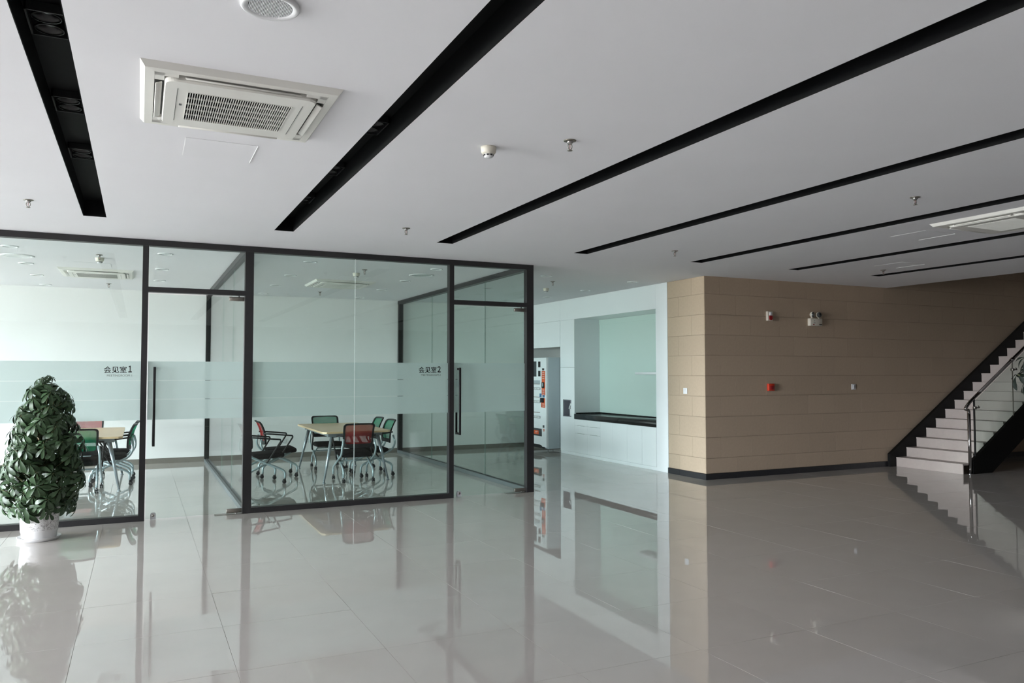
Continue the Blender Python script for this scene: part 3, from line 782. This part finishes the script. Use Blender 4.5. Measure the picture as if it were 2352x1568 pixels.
def access(label, x0, x1, y0, y1):
    t = thing('access_panel', label, 'access panel', ((x0 + x1) / 2, (y0 + y1) / 2, H), group='ceiling access panels')
    a, b_ = (x1 - x0) / 2, (y1 - y0) / 2; q = .004
    MB().box(-a, a, -b_, b_, -.0020, -.0004).build('hatch', 'ceiling_paint', t)
    b = MB()
    b.box(-a - q, -a, -b_, b_, -.0012, -.0004); b.box(a, a + q, -b_, b_, -.0042, -.0004);
    b.build('edge_trim', 'paper_white', t)
access('flush white access panel behind the large air conditioner', .233, .653, 5.08, 5.51)
access('flush white access panel left of the right air conditioner', 7.134, 7.579, 5.22, 5.63)
access('flush white access panel between the sixth and seventh slots', 8.9, 9.33, 6.86, 7.28)
access('flush access panel at the detector in the first meeting room', -.79, -.37, 11.40, 11.80)
access('flush access panel at the detector in the second meeting room', 2.68, 3.10, 11.35, 11.75)

def downlight(label, loc, r):
    t = thing('downlight', label, 'downlight', loc, group='round ceiling downlights')
    MB().lathe([(r, 0), (r, -.004), (r * .93, -.010), (r * .80, -.007), (r * .76, -.003)], 28, caps=False).build('ring', 'plastic_white', t)
    MB().lathe([(r * .77, -.0035), (r * .5, -.0015), (0, -.001)], 24, caps=False).build('reflector', 'lamp_reflector', t)
    return t
dl = downlight('small downlight in the first meeting room, nearest the top left', (-1.345, 10.32, H), .088)
spot = [(-1.354, 11.82, 'small downlight in the first meeting room, just below the big round one'), (-1.369, 13.17, 'small downlight in the first meeting room, fourth down the left row'),
        (-1.388, 14.55, 'small downlight in the first meeting room, closest to the back wall'), (.26, 10.2, 'upper downlight seen over the left glass door'), (.258, 11.72, 'middle downlight seen over the left glass door'),
        (.262, 13.16, 'lower downlight seen over the left glass door'), (1.967, 10.12, 'topmost downlight of the left row in the second meeting room'), (1.975, 11.64, 'second downlight of the left row in the second meeting room'),
        (1.984, 13.08, 'third downlight of the left row in the second meeting room'), (1.987, 14.5, 'lowest downlight of the left row in the second meeting room'),
        (3.684, 10.1, 'topmost downlight of the right row in the second meeting room'), (3.715, 11.6, 'downlight just below the big round one in the second meeting room'),
        (3.738, 12.98, 'third downlight of the right row in the second meeting room'), (3.753, 14.5, 'lowest downlight of the right row in the second meeting room'),
        (5.396, 10.08, 'downlight beside the corner post in front of the kitchenette'), (5.30, 12.0, 'downlight seen through the glass above the right door'), (6.99, 10.18, 'downlight on the kitchenette ceiling nearest the stone wall'), (6.98, 11.61, 'second downlight along the kitchenette wall'),
        (6.93, 12.92, 'third downlight along the kitchenette wall'), (5.35, 13.6, 'far downlight seen through the glass above the right door')]
for x, y, lb in spot: dup(dl, (x, y, H), 0, lb)
bl = downlight('big round downlight in the first meeting room', (-1.366, 11.12, H), .185)
dup(bl, (3.713, 10.82, H), 0, 'big round downlight in the second meeting room')

for x, lb in ((2.435, 'faint white socket on the back wall, left of the table'), (2.873, 'faint white socket on the back wall, behind the green chair')):
    t = thing('wall_socket', lb, 'socket', (x, EY, .30), group='sockets on the back wall')
    MB().rbox(-.045, .045, -.009, 0, -.045, .045, .003, 2).build('plate', 'plastic_white', t)
    for dz in (-.015, .015): MB().box(-.012, -.006, -.0095, -.0085, dz - .006, dz + .006).box(.006, .012, -.0095, -.0085, dz - .006, dz + .006).build('slot', 'plastic_dark', t)

# ------------------------------------------------------------------ meeting tables
def table(label, x0, x1, y0, y1):
    t = thing('meeting_table', label, 'table', ((x0 + x1) / 2, (y0 + y1) / 2, 0), group='meeting tables')
    a, b_ = (x1 - x0) / 2, (y1 - y0) / 2; c_ = .05
    poly = [(-a + c_, -b_), (a - c_, -b_), (a, -b_ + c_), (a, b_ - c_), (a - c_, b_), (-a + c_, b_), (-a, b_ - c_), (-a, -b_ + c_)]
    MB().prism(poly, 'z', .70, .726).build('table_top', 'wood_top', t)
    fr = MB(); q = .028
    fr.box(-a + .1, a - .1, -b_ + .13, -b_ + .13 + q * 2, .645, .699); fr.box(-a + .1, a - .1, b_ - .13 - q * 2, b_ - .13, .645, .699)
    fr.box(-a + .12, -a + .12 + q, -b_ + .15, b_ - .15, .645, .699); fr.box(a - .12 - q, a - .12, -b_ + .15, b_ - .15, .645, .699)
    fr.build('under_frame', 'table_leg', t)
    for sx in (-1, 1):
        for sy in (-1, 1):
            lg = MB().tube([(sx * (a - .17), sy * (b_ - .17), .70), (sx * (a - .03), sy * (b_ - .06), .02)], [.029, .014], 12).build('leg', 'table_leg', t)
            MB().lathe([(.024, 0), (.024, .008), (.012, .012), (.012, .03)], 14, (sx * (a - .03), sy * (b_ - .06), 0)).build('foot', 'table_leg', lg)
table('wooden top meeting table in the second meeting room', 2.365, 3.36, 11.13, 13.15)
table('wooden top meeting table in the first meeting room, half behind the plant', -1.19, -.185, 11.58, 13.62)

# ------------------------------------------------------------------ nesting chairs (local: +y is the front)
def chair():
    t = thing('nesting_chair', 'chair', 'chair', (0, 0, 0))
    # seat cushion: rounded, slightly dished
    b = MB().rbox(-.235, .235, -.20, .25, .355, .43, .033, 3)
    b.v = [(x * (1 - .10 * max(0, -y) / .2), y, z + .06 * (y + .1) - (.02 * ((y - .12) / .14) ** 2 if y > .12 else 0)) for x, y, z in b.v]
    b.build('seat', 'seat_fabric', t)
    # backrest: rounded ring frame plus mesh panel
    HW, Z0, Z1 = .228, .495, .842
    def surf(x, z, d=0.):
        u, v = x / HW, (z - Z0) / (Z1 - Z0)
        return Vector((x * (1 - .05 * (1 - v)), -.245 - .012 * v - .15 * max(0, v - .35) ** 1.6 + .04 * u * u + d, z + .008 * (1 - u * u) * v))
    def ring(ix, it, ib, r, n=5):
        p = []; x1, zt_, zb_ = HW - ix, Z1 - it, Z0 + ib
        for cx, cz, a0 in ((x1 - r, zt_ - r, 0), (-x1 + r, zt_ - r, PI / 2), (-x1 + r, zb_ + r, PI), (x1 - r, zb_ + r, 1.5 * PI)):
            for k in range(n + 1): p.append((cx + r * math.cos(a0 + PI / 2 * k / n), cz + r * math.sin(a0 + PI / 2 * k / n)))
            # intermediate points along the straight run to the next corner
            nx_ = {0: (-x1 + r, zt_), PI / 2: (-x1, zb_ + r), PI: (x1 - r, zb_), 1.5 * PI: (x1, zt_ - r)}[a0]; l_ = p[-1]
            for k in range(1, 7): p.append((l_[0] + (nx_[0] - l_[0]) * k / 7, l_[1] + (nx_[1] - l_[1]) * k / 7))
        return p
    po, pi_ = ring(0, 0, 0, .045), ring(.026, .022, .055, .03); N = len(po); vs, fs = [], []
    for q0, q1 in zip(po, pi_):
        for q in (q0, q1):
            for d in (-.011, .011): vs.append(surf(q[0], q[1], d))
    for k in range(N):
        a, c_ = 4 * k, 4 * ((k + 1) % N)
        for p_, q_ in ((0, 2), (2, 3), (3, 1), (1, 0)): fs.append((a + p_, c_ + p_, c_ + q_, a + q_))
    bf = MB().add(vs, fs, False).build('backrest', 'chair_black', t)
    nu, nv = 10, 8; vs, fs = [], []
    for j in range(nv + 1):
        for i in range(nu + 1): vs.append(surf(-HW + .015 + (2 * HW - .03) * i / nu, Z0 + .045 + (Z1 - Z0 - .059) * j / nv))
    for j in range(nv):
        for i in range(nu): fs.append((j * (nu + 1) + i, j * (nu + 1) + i + 1, (j + 1) * (nu + 1) + i + 1, (j + 1) * (nu + 1) + i))
    MB().add(vs, fs, True).build('mesh_panel', 'mesh_red', bf)
    for s in (-1, 1):
        x = s * .232; xo = s * .245
        MB().tube(fillet([(s * .222, -.255, .62), (xo, -.285, .50), (xo, -.23, .395), (s * .25, .215, .195), (s * .25, .25, .155), (s * .25, .25, .075)], .05, 5), .0155, 8).build('leg', 'chair_tube', t)
        MB().tube(fillet([(s * .205, .16, .365), (s * .215, -.21, .195), (s * .215, -.245, .155), (s * .215, -.245, .075)], .05, 5), .0155, 8).build('leg', 'chair_tube', t)
        MB().tube(fillet([(s * .225, -.245, .665), (s * .275, -.16, .66), (s * .28, .17, .625), (s * .278, .175, .60), (s * .262, .0, .32), (s * .25, -.02, .30)], .03, 4), .0115, 8).build('armrest', 'chair_black', t)
        for cx, cy_ in ((s * .25, .25), (s * .215, -.245)):
            cs = MB()
            for dx in (-.012, .012): cs.lathe([(.0, -.008), (.022, -.008), (.027, -.005), (.027, .005), (.022, .008), (0, .008)], 16, (cx + dx, cy_ - .012, .027), axis='x')
            cs.rbox(cx - .007, cx + .007, cy_ - .03, cy_ + .012, .03, .062, .005, 1); cs.tube([(cx, cy_, .045), (cx, cy_, .08)], .009, 8)
            cs.build('caster', 'plastic_black', t)
    MB().tube([(-.21, .1, .34), (.21, .1, .34)], .011, 8).build('crossbar', 'chair_tube', t)
    MB().tube([(-.235, -.0, .29), (.235, -.0, .29)], .011, 8).build('crossbar', 'chair_tube', t)
    MB().rbox(-.05, .05, -.02, .10, .335, .362, .006, 1).build('tilt_bracket', 'chair_black', t)
    return t
ch = chair()
G2, G1 = 'chairs in the second meeting room', 'chairs in the first meeting room'
GR = {'mesh_red': 'mesh_green'}
ch.location = (2.865, 11.33, 0); ch.rotation_euler = (0, 0, 0)
ch['label'] = 'red mesh chair with its back to the hall, at the near end of the table'; ch['group'] = G2
dup(ch, (1.93, 12.33, 0), -PI / 2, 'red mesh chair at the left side of the table, farther of two', G2)
dup(ch, (1.62, 11.66, 0), -PI / 2 + .12, 'red mesh chair half hidden by the thick frame post', G2)
dup(ch, (2.85, 13.02, 0), PI, 'green mesh chair at the far end of the second room table', G2, GR)
dup(ch, (3.27, 11.80, 0), PI / 2, 'green mesh chair nearest the right glass partition', G2, GR)
dup(ch, (3.27, 12.46, 0), PI / 2, 'green mesh chair at the right of the table, farther of two', G2, GR)
dup(ch, (-.69, 11.80, 0), 0, 'green mesh chair with its back to the hall, right behind the plant', G1, GR)
dup(ch, (-.34, 12.42, 0), PI / 2, 'green mesh chair seen from the side at the first room table, nearer of two', G1, GR)
dup(ch, (-.31, 13.08, 0), PI / 2, 'green mesh chair seen from the side at the first room table, farther of two', G1, GR)
dup(ch, (-.72, 13.72, 0), PI, 'red mesh chair at the far end of the first room table', G1)

# ------------------------------------------------------------------ potted plants
def leaflet(L, W, droop, fold):
    """one obovate leaflet along +x from the origin, bent down"""
    st = [0, .1, .28, .48, .68, .84, .95, 1.0]; wd = [.10, .2, .52, .84, 1., .9, .55, .1]
    vs, fs = [], []
    for s, w_ in zip(st, wd):
        z = -droop * s * s * L; x = s * L * (1 - .25 * droop * s)
        vs += [(x, -w_ * W / 2, z + fold * w_ * W * .5), (x, 0, z), (x, w_ * W / 2, z + fold * w_ * W * .5)]
    for i in range(len(st) - 1):
        a = 3 * i; fs += [(a, a + 3, a + 4, a + 1), (a + 1, a + 4, a + 5, a + 2)]
    return vs, fs
def whorl(n, L, W, droop, rnd):
    b = MB()
    for k in range(n):
        a = 2 * PI * (k + rnd.uniform(-.2, .2)) / n; l = L * rnd.uniform(.8, 1.1)
        vs, fs = leaflet(l, W * rnd.uniform(.85, 1.1), droop * rnd.uniform(.6, 1.4), rnd.uniform(.05, .35))
        R = Matrix.Rotation(a, 4, 'Z') @ Matrix.Rotation(rnd.uniform(-.05, .4), 4, 'Y') @ Matrix.Translation((.012, 0, 0))
        b.add([R @ Vector(v) for v in vs], fs, True)
    me = b.mesh('leaf'); me.materials.append(MATS['leaf_green']); return me
rp = random.Random(3)
WH = [whorl(rp.choice((6, 7, 8, 8)), rp.uniform(.098, .122), rp.uniform(.038, .046), rp.uniform(.3, .65), rp) for _ in range(7)]
def plant_pot(t, prof_scale=1.):
    MB().lathe([(r * prof_scale, z) for r, z in ((.0, .016), (.145, .016), (.150, .03), (.155, .075), (.158, .08), (.160, .09), (.172, .30), (.178, .305), (.180, .335), (.172, .337), (.168, .31), (.160, .29), (0, .29))], 40).build('pot', 'pot_print', t)
    MB().lathe([(r * prof_scale, z) for r, z in ((0, .0), (.165, .0), (.188, .03), (.190, .034), (.182, .034), (.163, .012), (0, .012))], 40).build('saucer', 'saucer_white', t)
    MB().lathe([(0, .30), (.165 * prof_scale, .295)], 24).build('soil', 'soil', t)
t = thing('potted_plant', 'bushy umbrella plant in a white printed pot before the glass front', 'plant', (-.826, 8.60, 0))
plant_pot(t, .97)
PROF = [(.28, .33), (.40, .385), (.55, .40), (.75, .385), (.95, .36), (1.12, .335), (1.25, .30), (1.35, .255), (1.44, .20), (1.52, .12), (1.57, .04)]
def rad(z):
    for (a, ra), (b, rb) in zip(PROF[:-1], PROF[1:]):
        if a <= z <= b: return ra + (rb - ra) * (z - a) / (b - a)
    return .03
rl = random.Random(11); stems = MB(); n_leaf = 0
stems.tube([(0, 0, .28), (.02, .01, .8), (.03, 0, 1.3)], [.016, .012, .006], 8); stems.tube([(.04, .03, .28), (-.05, .04, .9), (-.03, .02, 1.45)], [.012, .009, .004], 8); stems.tube([(-.03, -.04, .28), (.08, -.05, .8), (.10, -.03, 1.4)], [.012, .009, .004], 8)
OFF = .035
while n_leaf < 285:
    z = rl.uniform(.27, 1.55)
    if rl.random() > rad(z) / .40: continue
    a = rl.uniform(0, 2 * PI); k = 1.0 if n_leaf < 200 else rl.uniform(.45, .8)
    r = (rad(z) - .055) * k * rl.uniform(.82, 1.06)
    c = Vector((OFF * min(1, z) + r * math.cos(a), r * math.sin(a), z))
    up = (z - .27) / 1.3
    n = Vector((math.cos(a), math.sin(a), .4 + 1.0 * up * up + rl.uniform(-.3, .45))).normalized()
    q = n.to_track_quat('Z', 'X').to_matrix().to_4x4() @ Matrix.Rotation(rl.uniform(0, 6.28), 4, 'Z')
    o = obj('leaf', rl.choice(WH), t); s = rl.uniform(.8, 1.12) * (.62 if z > 1.47 else 1)
    o.matrix_local = Matrix.Translation(c) @ q @ Matrix.Scale(s, 4)
    root = Vector((OFF * min(1, z) * .6, 0, max(.30, z - .22 * (r / .35) - .06)))
    mid = (root + c) / 2 + Vector((0, 0, .03))
    stems.tube([root, mid, c], .0028, 5)
    n_leaf += 1
stems.build('stem', 'stem_brown', t)
# second plant, mostly outside the right edge
t = thing('potted_plant', 'dark leaves of a plant reaching in at the right edge, before the stair glass', 'plant', (5.256, 2.90, 0))
plant_pot(t, .95)
stems = MB(); stems.tube([(0, 0, .28), (.02, 0, .9), (0, .0, 1.5)], [.016, .012, .006], 8)
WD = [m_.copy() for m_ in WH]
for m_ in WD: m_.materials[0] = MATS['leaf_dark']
for k in range(34):
    if k < 5:
        off = r2 * (-.25 - .05 * rl.random()) + Vector((0, 0, 0)); z = (1.66, 1.60, 1.55, 1.63, 1.50)[k]; off = off + fwd * rl.uniform(-.08, .08)
        c = Vector((off.x, off.y, z))
    else:
        a = rl.uniform(0, 2 * PI); z = rl.uniform(.8, 1.75); r = rl.uniform(.04, .13); c = Vector((.06 + r * math.cos(a), -.03 + r * math.sin(a), z))
    n = Vector((c.x, c.y, .25)).normalized()
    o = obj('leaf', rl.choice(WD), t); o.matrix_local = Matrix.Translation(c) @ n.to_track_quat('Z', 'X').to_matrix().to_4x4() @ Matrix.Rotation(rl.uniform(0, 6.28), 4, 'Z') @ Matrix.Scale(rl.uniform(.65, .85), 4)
    stems.tube([(0, 0, c.z - .2), ((c.x) / 2, c.y / 2, c.z - .03), c], .003, 5)
stems.build('stem', 'stem_brown', t)
